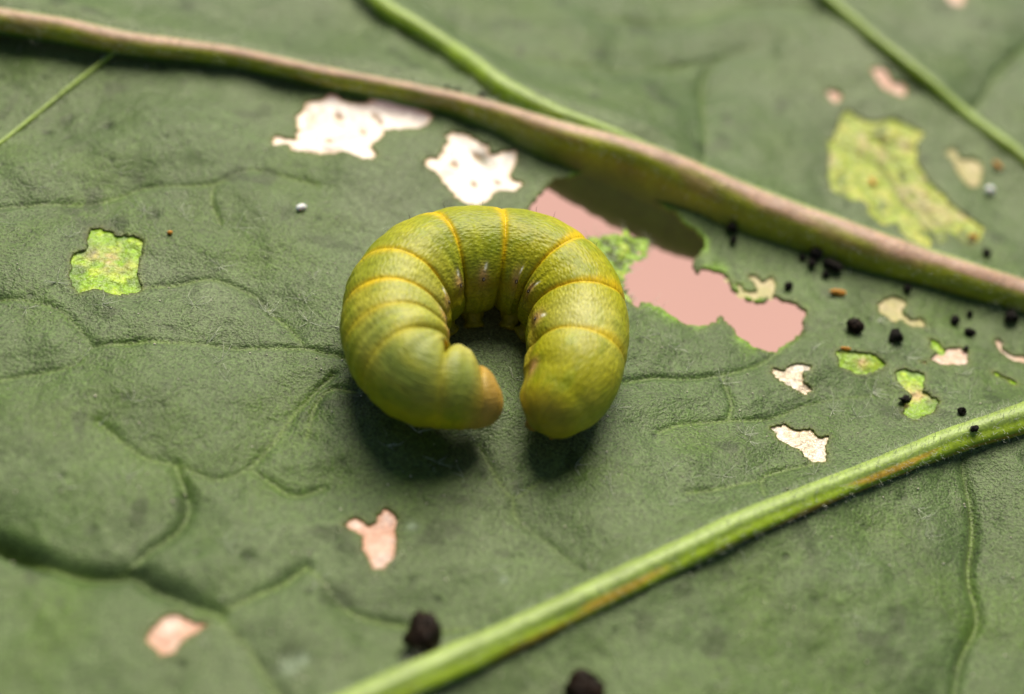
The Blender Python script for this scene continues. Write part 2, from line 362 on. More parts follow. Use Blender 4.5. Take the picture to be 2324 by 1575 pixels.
def ragged(pts, seed, amp=.012):
    P = np.array([unp(*p)[:2] for p in pts])
    Q = catmull(np.vstack([P, P[:1]]), 6)[:-1]
    n = len(Q); r = np.random.default_rng(seed)
    nrm = np.roll(Q, -1, 0)-np.roll(Q, 1, 0); nrm = np.stack([nrm[:, 1], -nrm[:, 0]], 1); nrm /= np.linalg.norm(nrm, axis=1)[:, None]+1e-9
    return Q + nrm*r.normal(0, amp*.5, n)[:, None] + nrm*np.interp(np.arange(n), np.arange(0, n+4, 4), r.normal(0, amp, (n+7)//4+1)[:len(np.arange(0, n+4, 4))])[:, None]
POLY = [(k, ragged(p, 100+i, .008 if k == 'peach' else .011)) for i, (k, p) in enumerate(OPEN)]
LATP = ragged(LATTICE, 400, .02)

# ------------------------------------------------------------------ leaf object and blade mesh
leaf = bpy.data.objects.new('chewed_leaf', None); COL.objects.link(leaf)
tag(leaf, 'grey-green hairy leaf with raised veins, chewed holes and scraped windows', 'leaf')
STEP = .0125
def axis(a, b, lo, hi):
    c = list(np.arange(a, b, STEP)); s = STEP; l = [c[0]]; 
    while l[-1] > lo: s *= 1.09; l.append(l[-1]-s)
    s = STEP; r = [c[-1]]
    while r[-1] < hi: s *= 1.09; r.append(r[-1]+s)
    return np.array(l[:0:-1] + c + r[1:])
ax, ay = axis(-4.15, 3.7, -9, 9), axis(-3.15, 5.25, -7.5, 9.5)
GX, GY = np.meshgrid(ax, ay); ny_, nx_ = GX.shape
cell = np.minimum(np.gradient(ax)[None, :]+0*GX, np.gradient(ay)[:, None]+0*GX)
F = np.full(GX.shape, 9.0); NX, NY = GX.copy(), GY.copy()
for k, P in POLY:
    lo, hi = P.min(0)-.1, P.max(0)+.1
    i0, i1 = np.searchsorted(ax, [lo[0], hi[0]]); j0, j1 = np.searchsorted(ay, [lo[1], hi[1]])
    sx, sy = GX[j0:j1, i0:i1], GY[j0:j1, i0:i1]
    s, px, py = poly_sdf(sx, sy, P); f0 = F[j0:j1, i0:i1]; m = s < f0
    f0[m] = s[m]; NX[j0:j1, i0:i1][m] = px[m]; NY[j0:j1, i0:i1][m] = py[m]
# the leaf's own outline
ang = np.arctan2(GY-1, GX); rad = np.hypot(GX/7.9, (GY-1)/7.6)
edge = 1 - .03*np.sin(ang*9+1)-.02*np.sin(ang*23) - rad
fo = edge*7; m = fo < F
F[m] = fo[m]; sc = np.where(m, (1-.03*np.sin(ang*9+1)-.02*np.sin(ang*23))/np.maximum(rad, 1e-6), 1)
NX[m] = (GX*sc)[m]; NY[m] = ((GY-1)*sc+1)[m]
snap = np.abs(F) < .62*cell
PX, PY = np.where(snap, NX, GX), np.where(snap, NY, GY)
FS = np.where(snap, 0, F)
f4 = np.stack([FS[:-1, :-1], FS[:-1, 1:], FS[1:, 1:], FS[1:, :-1]], -1)
fm = (F[:-1, :-1]+F[:-1, 1:]+F[1:, 1:]+F[1:, :-1])/4
keep = (f4.min(-1) >= 0) & ((f4.max(-1) > 0) | (fm > 0))
idx = np.arange(ny_*nx_).reshape(ny_, nx_)
Q = np.stack([idx[:-1, :-1], idx[:-1, 1:], idx[1:, 1:], idx[1:, :-1]], -1)[keep]
used = np.unique(Q); remap = np.full(ny_*nx_, -1); remap[used] = np.arange(len(used)); Q = remap[Q]
bx, by = PX.ravel()[used], PY.ravel()[used]
bz = blade_height(bx, by)
V = np.stack([bx, by, bz], 1)
E_ = np.concatenate([Q[:, [0, 1]], Q[:, [1, 2]], Q[:, [2, 3]], Q[:, [3, 0]]])
key = np.sort(E_, 1); key = key[:, 0].astype(np.int64)*len(V)+key[:, 1]
uq, inv, cnt = np.unique(key, return_inverse=True, return_counts=True)
BE = E_[cnt[inv] == 1]
bv = np.unique(BE); rm = np.full(len(V), -1); rm[bv] = np.arange(len(bv)) + len(V)
LOW = V[bv].copy(); LOW[:, 2] -= .026
MID = V[bv].copy(); MID[:, 2] -= .002
# colours of the blade
def blade_colour(x, y):
    n1, n2 = fbm(x*.7, y*.7, 61, 3), fbm(x*2.6, y*2.6, 71, 3)
    c = np.array([.045, .085, .018])*np.ones((len(x), 3))
    c = mixc(c, [.064, .104, .032], np.clip(n1*.9+.35, 0, 1))
    c = mixc(c, [.048, .096, .006], np.clip(n2*1.1+.15, 0, .8))
    c = mixc(c, [.088, .118, .056], np.clip(fbm(x*1.1, y*1.1, 91, 3)*1.2, 0, .7))
    dm = np.full(x.shape, .2)
    for dep, wid, P in GROOVES: dm = np.minimum(dm, seg_dist(x, y, P, .2))
    c = mixc(c, [.095, .15, .02], np.clip(.55+.5*fbm(x*3, y*3, 14, 2), 0, .9)*np.exp(-(dm/.013)**2))
    for k in ('midrib', 'a', 'b', 'c', 'd'):
        d = seg_dist(x, y, VW[k], .5); c = mixc(c, [.085, .125, .045], .5*np.exp(-(d/.25)**2))
    sp = fbm(x*5.2, y*5.2, 33, 2); c = mixc(c, [.022, .042, .008], sstep(.5, .68, sp)*.75)     # dark pits
    return c
bc = blade_colour(bx, by)
fe = F.ravel()[used]
rim = np.exp(-np.clip(fe, 0, 9)/.014); isin = np.hypot(bx/7.9, (by-1)/7.6) < .9
bc = mixc(bc, [.13, .12, .02], rim*isin*.5)
HP = [P for k, P in POLY if k == 'hole'][0]
mh = (bx > HP[:, 0].min()-.2) & (bx < HP[:, 0].max()+.2) & (by > HP[:, 1].min()-.2) & (by < HP[:, 1].max()+.2)
dh, _, _ = poly_sdf(bx[mh], by[mh], HP)
nh = fbm(bx[mh]*5, by[mh]*5, 66, 2)
bc[mh] = mixc(bc[mh], [.17, .33, .015], np.exp(-np.clip(dh, 0, 9)/np.clip(.016+.06*nh, .004, .07))*.9*sstep(-.25, .35, nh))
pits = [(370, 910, 7, 0), (565, 1240, 16, 0), (210, 1172, 8, 0), (420, 1090, 9, 0), (245, 297, 12, 0), (110, 300, 9, 0), (378, 332, 7, 0), (160, 270, 8, 0), (1590, 1240, 9, 0), (1000, 1330, 8, 0), (655, 115, 8, 0), (2050, 1130, 9, 0), (1780, 1270, 9, 0), (70, 660, 8, 0),
        (660, 1490, 20, 1), (690, 1475, 14, 1), (940, 1168, 12, 1), (1150, 1290, 9, 1)]
PT = [(*unp(u, v)[:2], r_*px_size(unp(u, v)), k_) for u, v, r_, k_ in pits]
PT += [(rng.uniform(-4, 3.7), rng.uniform(-3, 5), rng.uniform(.006, .022), 0) for _ in range(260)]
for x_, y_, r_, k_ in PT:
    m = (abs(bx-x_) < r_*3) & (abs(by-y_) < r_*3)
    if not m.any(): continue
    kk = np.exp(-((bx[m]-x_)**2+(by[m]-y_)**2)/r_**2)
    bc[m] = mixc(bc[m], [[.008, .022, .003], [.20, .26, .18]][k_], kk*(.85, .8)[k_]); V[m, 2] -= kk*(.5, .1)[k_]*r_
LOW[:, 2] = V[bv][:, 2]-.026
VV = np.vstack([V, LOW]); CC = np.vstack([bc, np.tile([[.12, .18, .02]], (len(bv), 1))])
SK = np.stack([BE[:, 1], BE[:, 0], rm[BE[:, 0]], rm[BE[:, 1]]], 1)
blade = link('blade', make_mesh('blade', VV, [Q, SK], CC), M_BLADE, leaf)

# ------------------------------------------------------------------ thin membranes left in the scraped windows
def scrap(name, P, kind, seed, margin=.022, depth=.012, step=.011):
    lo, hi = P.min(0)-margin-.02, P.max(0)+margin+.02
    gx, gy = np.meshgrid(np.arange(lo[0], hi[0], step), np.arange(lo[1], hi[1], step))
    s, nx, ny = poly_sdf(gx, gy, P)
    sn = np.abs(s-margin) < step*.6
    idm = np.arange(gx.size).reshape(gx.shape)
    ok = s < margin
    kf = ok[:-1, :-1] & ok[:-1, 1:] & ok[1:, 1:] & ok[1:, :-1]
    q = np.stack([idm[:-1, :-1], idm[:-1, 1:], idm[1:, 1:], idm[1:, :-1]], -1)[kf]
    u = np.unique(q); r = np.full(gx.size, -1); r[u] = np.arange(len(u)); q = r[q]
    x, y, sd_ = gx.ravel()[u], gy.ravel()[u], s.ravel()[u]
    z = blade_height(x, y) - depth
    b = fbm(x*16, y*16, seed, 3); b2 = fbm(x*7, y*7, seed+5, 2)
    inside = sstep(0, -.05, sd_)
    amp = {'white': .012, 'spark': .008, 'peach': .006, 'peach2': .008, 'pale': .006, 'green': .012, 'yellow': .02, 'lattice': .045}[kind]
    z = z + inside*amp*(b*.7+b2*.5)
    n = len(x); one = np.ones((n, 3))
    if kind == 'white':
        c = one*[.90, .86, .80]; c = mixc(c, [.75, .45, .18], sstep(-.035, .0, sd_)*.85)
        c = mixc(c, [.80, .62, .38], sstep(.3, .6, b2)*.5)
    elif kind == 'spark':
        c = one*[.82, .74, .54]; c = mixc(c, [.93, .9, .8], sstep(-.1, .2, b)); c = mixc(c, [.55, .36, .1], sstep(.2, .45, b2)*.6); c = mixc(c, [.5, .36, .1], sstep(-.02, 0, sd_)*.6)
    elif kind == 'peach':
        c = one*[.88, .62, .46]; c = mixc(c, [.95, .82, .7], sstep(-.1, .4, b)); c = mixc(c, [.72, .36, .22], sstep(-.05, -.5, b2)*.6); c = mixc(c, [.60, .26, .07], sstep(-.03, 0, sd_)*.75)
    elif kind == 'peach2':
        c = one*[.8, .6, .42]; c = mixc(c, [.9, .75, .6], sstep(-.1, .4, b))
    elif kind == 'pale':
        c = one*[.45, .47, .15]; c = mixc(c, [.6, .56, .26], sstep(-.2, .4, b))
    elif kind == 'green':
        c = one*[.24, .48, .006]; c = mixc(c, [.42, .64, .02], sstep(0, .5, b)); c = mixc(c, [.12, .27, .02], sstep(-.1, -.5, b2))
        ctr = P.mean(0); d = np.hypot(x-ctr[0], (y-ctr[1])*1.4); rr = np.sqrt(np.ptp(P[:, 0])*np.ptp(P[:, 1]))
        c = mixc(c, [.72, .42, .26], np.exp(-(d/(.22*rr))**2)*sstep(-.5, .3, b)*(.75 if rr > .2 else .3))
    elif kind == 'yellow':
        c = one*[.32, .45, .03]; c = mixc(c, [.52, .58, .09], sstep(-.1, .5, b)); c = mixc(c, [.56, .47, .24], sstep(.2, .6, b2)*.6)
        c = mixc(c, [.14, .22, .02], sstep(-.25, -.6, b2))
    else:
        c = one*[.24, .46, .02]; c = mixc(c, [.45, .62, .06], sstep(0, .5, b)); c = mixc(c, [.06, .14, .01], sstep(-.1, -.5, b))
    if kind == 'yellow':   # dark slits between the scraped strips
        for a, e in (((1912, 300), (2010, 350)), ((2010, 350), (2062, 430)), ((2062, 430), (2120, 495)), ((2062, 400), (2160, 500)), ((1985, 290), (2080, 315)), ((2010, 300), (2070, 390))):
            A, B = unp(*a)[:2], unp(*e)[:2]
            wv = np.array([A, (A+B)/2+np.array([.02, -.015]), B])
            d = seg_dist(x, y, wv, .2); k = np.exp(-(d/.020)**2)*(.6+.6*b); z -= .03*k; c = mixc(c, [.06, .11, .015], np.clip(k, 0, 1)*.85)
    if kind == 'white':
        for u_, v_, a_, g_ in ((767, 277, 9, 0), (851, 279, 9, 0), (860, 290, 7, 0), (821, 315, 9, 0), (744, 333, 9, 0), (1094, 366, 15, 1), (1080, 362, 9, 0), (1075, 420, 8, 0), (1030, 378, 8, 0), (1128, 418, 6, 0)):
            w_ = unp(u_, v_); a_ = a_*px_size(w_)*(1 if g_ else .8); xr, yr = (x-w_[0])*.8+(y-w_[1])*.6, (y-w_[1])*.8-(x-w_[0])*.6; kk = np.exp(-((xr/a_)**2+(yr/a_/1.7)**2)*(1+.5*b))
            c = mixc(c, [[.40, .24, .06], [.07, .09, .01]][g_], kk*.95); z = z-kk*.02
    qq = q
    if kind == 'lattice':   # torn tissue: small gaps
        g = fbm(x*9, y*9, seed+9, 2)[q].mean(1); qq = q[(g > -.42)]
    o = link(name, make_mesh(name, np.stack([x, y, z], 1), [qq], c), {'white': M_WHITE, 'spark': M_SPARK, 'peach': M_PEACH, 'peach2': M_PEACH, 'pale': M_PALE, 'green': M_GREEN, 'yellow': M_GREEN, 'lattice': M_GREEN}[kind], leaf)
    return o
WLAB = {'white': 'dry white window', 'spark': 'papery glittering window', 'peach': 'thin peach window', 'peach2': 'thin peach window', 'pale': 'pale yellowish scar', 'green': 'bright green scraped patch', 'yellow': 'large yellow-green scraped patch'}
for i, (k, P) in enumerate(POLY):
    if k != 'hole': tag(scrap('scraped_window', P, k, 200+i*7), WLAB[k])
tag(scrap('torn_tissue', LATP, 'lattice', 777, 0.0, .03, .009), 'torn bright green tissue left inside the hole')

# ------------------------------------------------------------------ raised veins
def vein(name, key, colfn, up=.3, under=1.0, ridge=0.0, nth=36, label=None, under_fn=None):
    pts = VEINS[key]
    P3 = []
    for u, v, hw in pts:
        p = unp(u, v); r = hw*px_size(p); h = float(blade_height(np.array([p[0]]), np.array([p[1]]))[0])
        p = unp(u, v, h+up*r*.6); P3.append((p[0], p[1], h+up*r, r*.93))
    C_, t = resample(catmull(P3, 12), int(60*len(pts)), 3)
    # smooth
    for _ in range(6): C_[1:-1] = (C_[:-2]+2*C_[1:-1]+C_[2:])/4
    T = np.gradient(C_[:, :2], axis=0); T /= np.linalg.norm(T, axis=1)[:, None]
    S = np.stack([T[:, 1], -T[:, 0]], 1)            # horizontal side direction
    S *= np.sign(-S[:, 1:2])                        # towards -y
    th = np.linspace(0, 2*np.pi, nth, endpoint=False)
    TT, HH = np.meshgrid(t, th, indexing='ij')
    R = C_[:, 3][:, None]*(1 + .05*fbm(TT*3, HH*1.2+7, 5, 3) + .025*fbm(TT*14, HH*3, 8, 2))
    R = R*(1 + ridge*(np.exp(-((HH-.35)/.3)**2) - .8*np.exp(-((HH-.95)/.28)**2)))
    cu, su = np.cos(HH), np.sin(HH)
    und = np.ones(len(t))*under if under_fn is None else under_fn(C_)
    vz = np.where(su > 0, su, su*und[:, None])
    wide = 1+np.where(su < 0, -su*(und[:, None]-1)*.35, 0)
    X = C_[:, 0][:, None] + S[:, 0][:, None]*R*cu*wide; Y = C_[:, 1][:, None] + S[:, 1][:, None]*R*cu*wide
    Z = C_[:, 2][:, None] + R*vz
    n = len(t); id_ = np.arange(n*nth).reshape(n, nth)
    q = np.stack([id_[:-1], np.roll(id_, -1, 1)[:-1], np.roll(id_, -1, 1)[1:], id_[1:]], -1).reshape(-1, 4)
    # orientation outwards
    a, b, c_ = [np.stack([X.ravel()[q[0, k]], Y.ravel()[q[0, k]], Z.ravel()[q[0, k]]]) for k in (0, 1, 2)]
    nn = np.cross(b-a, c_-a); outv = a-np.array([C_[0, 0], C_[0, 1], C_[0, 2]])
    if nn@outv < 0: q = q[:, ::-1]
    col = colfn(TT, HH, X, Y).reshape(-1, 3)
    o = link(name, make_mesh(name, np.stack([X.ravel(), Y.ravel(), Z.ravel()], 1), [q], col), M_VEIN, leaf)
    if label: tag(o, label)
    return o, C_, S, t
def col_mid(T, H, X, Y):
    su, cu = np.sin(H), np.cos(H)       # cu: 1 facing the camera side, su: up
    n = fbm(T*2.2, H*1.5, 41, 3)
    c = np.ones(T.shape+(3,))*[.29, .31, .004]
    hg = np.degrees(np.where(H > np.pi*1.2, H-2*np.pi, H)); top = sstep(46, 72, hg+n*26)
    c = mixc(c, [.42, .245, .165], top)
    c = mixc(c, [.25, .34, .10], sstep(96, 118, hg+n*14)*.9)
    c = mixc(c, [.30, .15, .05], sstep(.15, .5, n)*(1-top)*.5)
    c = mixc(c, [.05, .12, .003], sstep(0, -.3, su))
    c = mixc(c, [.46, .30, .20], sstep(.2, .6, fbm(T*5, H*2, 47, 3))*top*.6)
    return c
def col_side(brown):
    def f(T, H, X, Y):
        su, cu = np.sin(H), np.cos(H)
        n = fbm(T*1.6, H*1.2, 43, 3)
        c = np.ones(T.shape+(3,))*[.25, .36, .006]
        hg = np.degrees(np.where(H > np.pi*1.2, H-2*np.pi, H)); c = mixc(c, [.27, .37, .075], sstep(52, 66, hg+n*12))
        c = mixc(c, [.40, .22, .015], brown*sstep(.0, .3, n)*sstep(60, 45, hg)*.85)
        c = mixc(c, [.55, .38, .26], brown*sstep(.3, .55, fbm(T*1.3, H*.9, 57, 2))*sstep(.6, .95, -cu*.5+su*.6)*.6)
        return c
    return f
hole_c = unp(1430, 400)[:2]
def deep(C_): return 1 + 3.7*np.exp(-((C_[:, 0]-hole_c[0])/1.3)**2)
_, MC, MS, MT = vein('midrib', 'midrib', col_mid, .05, under_fn=deep, label='thick mauve-topped midrib with olive flanks')
_, AC, AS, AT = vein('side_vein', 'a', col_side(.2), .2, label='pale green side vein branching from the midrib')
_, BC, BS, BT = vein('side_vein', 'b', col_side(.1), .1, label='slender green side vein beyond the midrib')
_, CC_, CS, CT = vein('side_vein', 'c', col_side(1.0), .05, ridge=.14, label='broad pale green side vein with brown-stained flank')
_, DC, DS, DT = vein('side_vein', 'd', col_side(.0), .2, nth=16, label='thread-thin pale side vein')

# ------------------------------------------------------------------ plant hairs
class Hairs:
    def __init__(s): s.b, s.d, s.l, s.r = [], [], [], []
    def add(s, b, d, l, r): s.b.append(b); s.d.append(d); s.l.append(l); s.r.append(r)
    def mesh(s, name):
        b, d, l, r = np.array(s.b), np.array(s.d), np.array(s.l), np.array(s.r)
        d = d/np.linalg.norm(d, axis=1)[:, None]
        a = np.cross(d, np.where(np.abs(d[:, 2:3]) < .9, [[0, 0, 1.]], [[1., 0, 0]])); a /= np.linalg.norm(a, axis=1)[:, None]
        e = np.cross(d, a); n = len(b); vs_ = []
        bend = (a*rng.normal(0, .12, n)[:, None] + e*rng.normal(0, .12, n)[:, None])*l[:, None]
        for ph in (0, 2.094, 4.189): vs_.append(b + (a*math.cos(ph)+e*math.sin(ph))*r[:, None])
        for ph in (0, 2.094, 4.189): vs_.append(b + d*l[:, None]*.55 + bend + (a*math.cos(ph)+e*math.sin(ph))*r[:, None]*.75)
        vs_.append(b + d*l[:, None] + bend*.4)
        v = np.stack(vs_, 1).reshape(-1, 3); o = np.arange(n)[:, None]*7
        qd = np.concatenate([o+np.array([[0, 1, 4, 3]]), o+np.array([[1, 2, 5, 4]]), o+np.array([[2, 0, 3, 5]])])
        tr = np.concatenate([o+np.array([[3, 4, 6]]), o+np.array([[4, 5, 6]]), o+np.array([[5, 3, 6]])])
        return make_mesh(name, v, [qd, tr])
def opening_at(x, y):
    i = min(max(np.searchsorted(ax, x)-1, 0), nx_-1); j = min(max(np.searchsorted(ay, y)-1, 0), ny_-1)
    return F[j, i] < .01
H1 = Hairs()
stars = [(600, 705), (612, 715), (440, 692), (500, 605), (690, 680), (700, 730), (1890, 930), (1945, 945), (2025, 870), (1990, 730), (2150, 890), (1850, 1075), (1370, 905), (1400, 925), (1640, 870), (1530, 790), (1500, 760), (2130, 985), (2240, 960), (2290, 965), (1700, 1000), (1690, 985), (230, 690), (130, 640), (60, 700), (330, 480), (470, 780), (860, 790), (760, 740), (2060, 810), (1700, 720), (1610, 690), (1770, 770), (1740, 790), (2180, 850), (2120, 930), (1640, 1080), (1980, 890)]
spots = [tuple(leaf_pt(u, v)) for u, v in stars]
sx, sy = rng.uniform(-4, 4, 300), rng.uniform(-3, 5, 300); sz = blade_height(sx, sy)
spots += [(a, b, c) for a, b, c in zip(sx, sy, sz)]
for si, (x, y, z) in enumerate(spots):
    if opening_at(x, y): continue
    k = rng.integers(3, 9) + (4 if si < len(stars) else 0)
    for _ in range(k):
        a = rng.uniform(0, 6.283); el = rng.uniform(.12, .8)
        H1.add((x, y, z-.004), (math.cos(a)*math.cos(el), math.sin(a)*math.cos(el), math.sin(el)), rng.uniform(.05, .15), rng.uniform(.0012, .0019)*(1.1 if si < len(stars) else .9))
for k, (cc, ss, tt, dens) in enumerate(((MC, MS, MT, 900), (AC, AS, AT, 700), (BC, BS, BT, 500), (CC_, CS, CT, 1100), (DC, DS, DT, 150))):
    n = int(dens*tt[-1]*.42); ii = rng.integers(0, len(tt), n)
    for i in ii:
        p = cc[i]
        if abs(p[0]) > 4.6 or p[1] > 5.6 or p[1] < -3.4: continue
        th = rng.uniform(-.15, math.pi+.15)
        dx = ss[i]*math.cos(th); dr = np.array([dx[0], dx[1], math.sin(th)]); b = p[:3]+dr*p[3]*.97
        d = dr + rng.normal(0, .45, 3)
        H1.add(b, d, rng.uniform(.018, .06), .0011)
hm = link('leaf_hairs', H1.mesh('leaf_hairs'), M_HAIR, leaf); tag(hm, kind='stuff')
# hairs along the rim of the torn tissue
H2 = Hairs()
for i in range(120):
    p = LATP[rng.integers(0, len(LATP))]; z = float(blade_height(p[:1], p[1:2])[0])-.03
    H2.add((p[0], p[1], z), rng.normal(0, 1, 3)+np.array([0, .3, .8]), rng.uniform(.03, .11), .0013)
tag(link('tissue_hairs', H2.mesh('tissue_hairs'), M_HAIR, leaf), kind='stuff')

# ------------------------------------------------------------------ the caterpillar
KEY = [(1108, 900, 60), (1075, 892, 78), (1025, 872, 96), (960, 850, 108), (912, 800, 117), (893, 735, 120), (912, 660, 120), (968, 607, 119), (1035, 587, 118), (1100, 583, 117), (1170, 589, 117), (1235, 612, 117), (1290, 660, 116), (1314, 725, 114), (1315, 800, 110), (1297, 866, 103), (1262, 914, 84)]
K3 = []
LIFT = [.05, .06, .075, .075, .04] + [0]*(len(KEY)-8) + [.01, .03, .05]
for (u, v, r), lf in zip(KEY, LIFT):
    p = unp(u, v, r*.0026*.97+lf); rr = r*px_size(p); K3.append((p[0], p[1], rr*.97-.01+lf, rr))
K3 = np.array(K3)
CL = catmull(K3, 30)
d0 = CL[0]-CL[8]; d0 = d0[:2]/np.linalg.norm(d0[:2]); d1 = CL[-1]-CL[-9]; d1 = d1[:2]/np.linalg.norm(d1[:2])
extA = .075; extB = .16
CL = np.vstack([[*(CL[0, :2]+d0*extA), CL[0, 2]-.01, CL[0, 3]], CL, [*(CL[-1, :2]+d1*extB), CL[-1, 2]-.02, CL[-1, 3]]])
NT, NH = 820, 230
CL, CS_ = resample(CL, NT, 3)
for _ in range(40): CL[1:-1] = (CL[:-2]+2*CL[1:-1]+CL[2:])/4
LEN = CS_[-1]
tan = np.gradient(CL[:, :3], axis=0); tan[:, 2] *= .5; tan /= np.linalg.norm(tan, axis=1)[:, None]
Zv = np.array([0, 0, 1.])
inn = np.cross(tan, Zv); inn /= np.linalg.norm(inn, axis=1)[:, None]
cen = np.array([CX, CY])
if ((cen-CL[NT//2, :2])@inn[NT//2, :2]) < 0: inn = -inn
upv = np.cross(inn, tan); upv *= np.sign(upv[:, 2:3])
def nearest_s(u, v, th=75):
    """where along the body the skin at angle th is seen at this place"""
    a = math.radians(th); S = CL[:, :3] + (inn*math.cos(a)+upv*math.sin(a))*CL[:, 3:4]
    q = S-CAM; wz = q@FW; uu = 1162+(q@RT)/wz/TH*1162; vv = 787.5-(q@UP)/wz/TH*1162
    i = np.argmin((uu-u)**2+(vv-v)**2); return CS_[i]
BND = [(.19, .95), (.40, .6), (.635, .35), (nearest_s(939, 691, 70), .3), (nearest_s(912, 637, 75), .85), (nearest_s(955, 587, 75), 1), (nearest_s(1036, 548, 75), 1),
       (nearest_s(1145, 533, 75), 1), (nearest_s(1245, 575, 75), 1), (nearest_s(1307, 633, 75), 1), (nearest_s(1307, 738, 75), .55)]
BND = sorted(BND); bs = np.array([b for b, _ in BND]); bw = np.array([w_ for _, w_ in BND])
print('segment marks', bs.round(3), 'length', round(LEN, 3))
ext = np.concatenate([[-.02], bs, [LEN+.05]])
th = np.linspace(0, 2*np.pi, NH, endpoint=False)
SS, HH = np.meshgrid(CS_, th, indexing='ij')
# boundaries wander a little round the body
SSw = SS + .012*fbm(HH*1.3, SS*0+3, 5, 2)*0 + .010*np.sin(HH*2+1.3)
k = np.clip(np.searchsorted(ext, SSw, side='right')-1, 0, len(ext)-2)
s0, s1 = ext[k], ext[k+1]; U = np.clip((SSw-s0)/(s1-s0), 0, 1); SL = s1-s0
bwe = np.concatenate([[0], bw, [0]]); w0, w1 = bwe[k], bwe[k+1]
dl, dr = SSw-s0, s1-SSw
hd = np.degrees(HH); hd = np.where(hd > 180, hd-360, hd)     # -180..180: 0 inward, 90 up, 180 outward
def bell(a, c, wd): return np.exp(-(((a-c+180) % 360-180)/wd)**2)
inner = bell(hd, -5, 60)
dors = bell(hd, 110, 75)
Rb = CL[:, 3][:, None]*np.ones_like(SS)
crease = np.maximum((.15+.85*w0)*np.exp(-(dl/.017)**1.3), (.15+.85*w1)*np.exp(-(dr/.026)**1.3))
bulge = np.sqrt(np.clip(4*U*(1-U), 0, 1))
amp = .030 + .055*inner
rad_ = Rb*(1 + amp*(bulge-.75)*(.5+.5*np.maximum(w0, w1)) - crease*(.030+.045*inner))
# telescoping: the edge of each segment stands a little proud of the next one
rad_ += Rb*.018*np.exp(-(dr/.06)**2)*w1*(1-.4*inner)
# fold below the breathing pores and the soft lobes under it
midw = np.sin(np.clip(U, 0, 1)*np.pi)
rad_ += Rb*(-.035*bell(hd, 8, 7)*midw + .095*bell(hd, -20, 22)*midw**.7 + .018*bell(hd, 22, 10)*midw)
frontal = sstep(.95, .55, SS)
rad_ += Rb*frontal*bell(hd, 20, 60)*((.22+.20*sstep(.5, .35, SS))*(bulge-.8) - .10*crease)
rad_ -= Rb*frontal*.035*crease*bell(hd, 70, 90)
rad_ += Rb*.05*np.exp(-((SS-bs[-1]-.13)/.09)**2)*bell(hd, 70, 50)
rad_ *= 1-.17*np.exp(-((SS-.50)/.15)**2)*bell(hd, 0, 45)
# faint ring folds and dimples
rad_ += Rb*(.012*np.sin(U*np.pi*6+HH)*midw*(.3+.7*sstep(-.2, .3, fbm(SS*2, HH, 9, 2))) + .018*fbm(SS*4, HH*1.3, 15, 3) + .006*fbm(SS*22, HH*7, 19, 2))
rad_ += Rb*.06*bell(hd, 2, 10)*sstep(LEN-.75, LEN-.5, SS)*(1+.8*fbm(SS*6, HH*0, 4, 2))
# rounded ends
ea, eb = .11, .24
capA = np.sqrt(np.clip(1-np.clip((ea-SS)/ea, 0, 1)**2, 0, 1)); capB = np.clip(1-np.clip((SS-(LEN-eb))/eb, 0, 1)**2.4, 0, 1)**.5
cap = capA*capB
rad_ *= cap
# small lumps under the hind end
tail = sstep(LEN-.34, LEN-.12, SS)
rad_ *= 1 + tail*(.06*np.sin(HH*5+.8)*bell(hd, -60, 70))
X = CL[:, 0][:, None] + rad_*(inn[:, 0][:, None]*np.cos(HH) + upv[:, 0][:, None]*np.sin(HH))
Y = CL[:, 1][:, None] + rad_*(inn[:, 1][:, None]*np.cos(HH) + upv[:, 1][:, None]*np.sin(HH))
Z = CL[:, 2][:, None] + rad_*(inn[:, 2][:, None]*np.cos(HH) + upv[:, 2][:, None]*np.sin(HH))
floor = blade_height(X.ravel(), Y.ravel()).reshape(X.shape)
under = Z-floor
Z = np.where(under < .05, floor + .05*np.exp((under-.05)/.05)*.9 + .05*.1, Z)
# colours
base = np.ones(SS.shape+(3,))*[.335, .325, .003]
n1, n2 = fbm(SS*3, HH*1.2, 77, 3), fbm(SS*8, HH*3, 79, 3)
base = mixc(base, [.40, .38, .04], sstep(-.1, .6, n1)*.8)
base = mixc(base, [.17, .225, .003], sstep(-.1, .5, n2)*.6)
base = mixc(base, [.19, .24, .004], sstep(-.1, .5, fbm(SS*1.7, HH*.8, 131, 2))*.6)
base = mixc(base, [.46, .47, .15], np.exp(-((SS-.85)/.45)**2)*bell(hd, 75, 45)*.45)           # soft highlight painted on top of the front part
base = mixc(base, [.52, .50, .18], np.exp(-((SS-(LEN-.62))/.2)**2)*bell(hd, 85, 35)*.6)  # pale highlight on the hind swelling, put into the skin colour
wedge = .015+.030*sstep(70, 135, hd)
base = mixc(base, [.155, .215, .045], sstep(.95, .6, SS)*bell(hd, 115, 50)*sstep(-.6, .2, n1)*.75)
base = mixc(base, [.52, .47, .16], sstep(.62, .45, SS)*sstep(.1, .2, SS)*bell(hd, 40, 38)*midw*.8)
band = np.maximum(w0*np.exp(-(dl/.016)**2), w1*np.exp(-(dr/wedge)**2))*sstep(18, 55, hd)*sstep(178, 120, hd)*sstep(.75, 1.15, SS+.25)
base = mixc(base, [.74, .49, .001], np.clip(band*np.clip(.95+.6*n2, .3, 1.1), 0, 1))
base = mixc(base, [.40, .32, .005], np.maximum(np.exp(-(dl/.03)**2), np.exp(-(dr/.03)**2))*.4)
mid = (U-.5)*SL
pk = bell(hd, 22, 12)*np.exp(-((mid)/.06)**2)*sstep(-.7, .2, n2+.1)
base = mixc(base, [.52, .32, .12], np.clip(pk*1.2, 0, .92))
base = mixc(base, [.33, .24, .015], bell(hd, 12, 10)*.5)
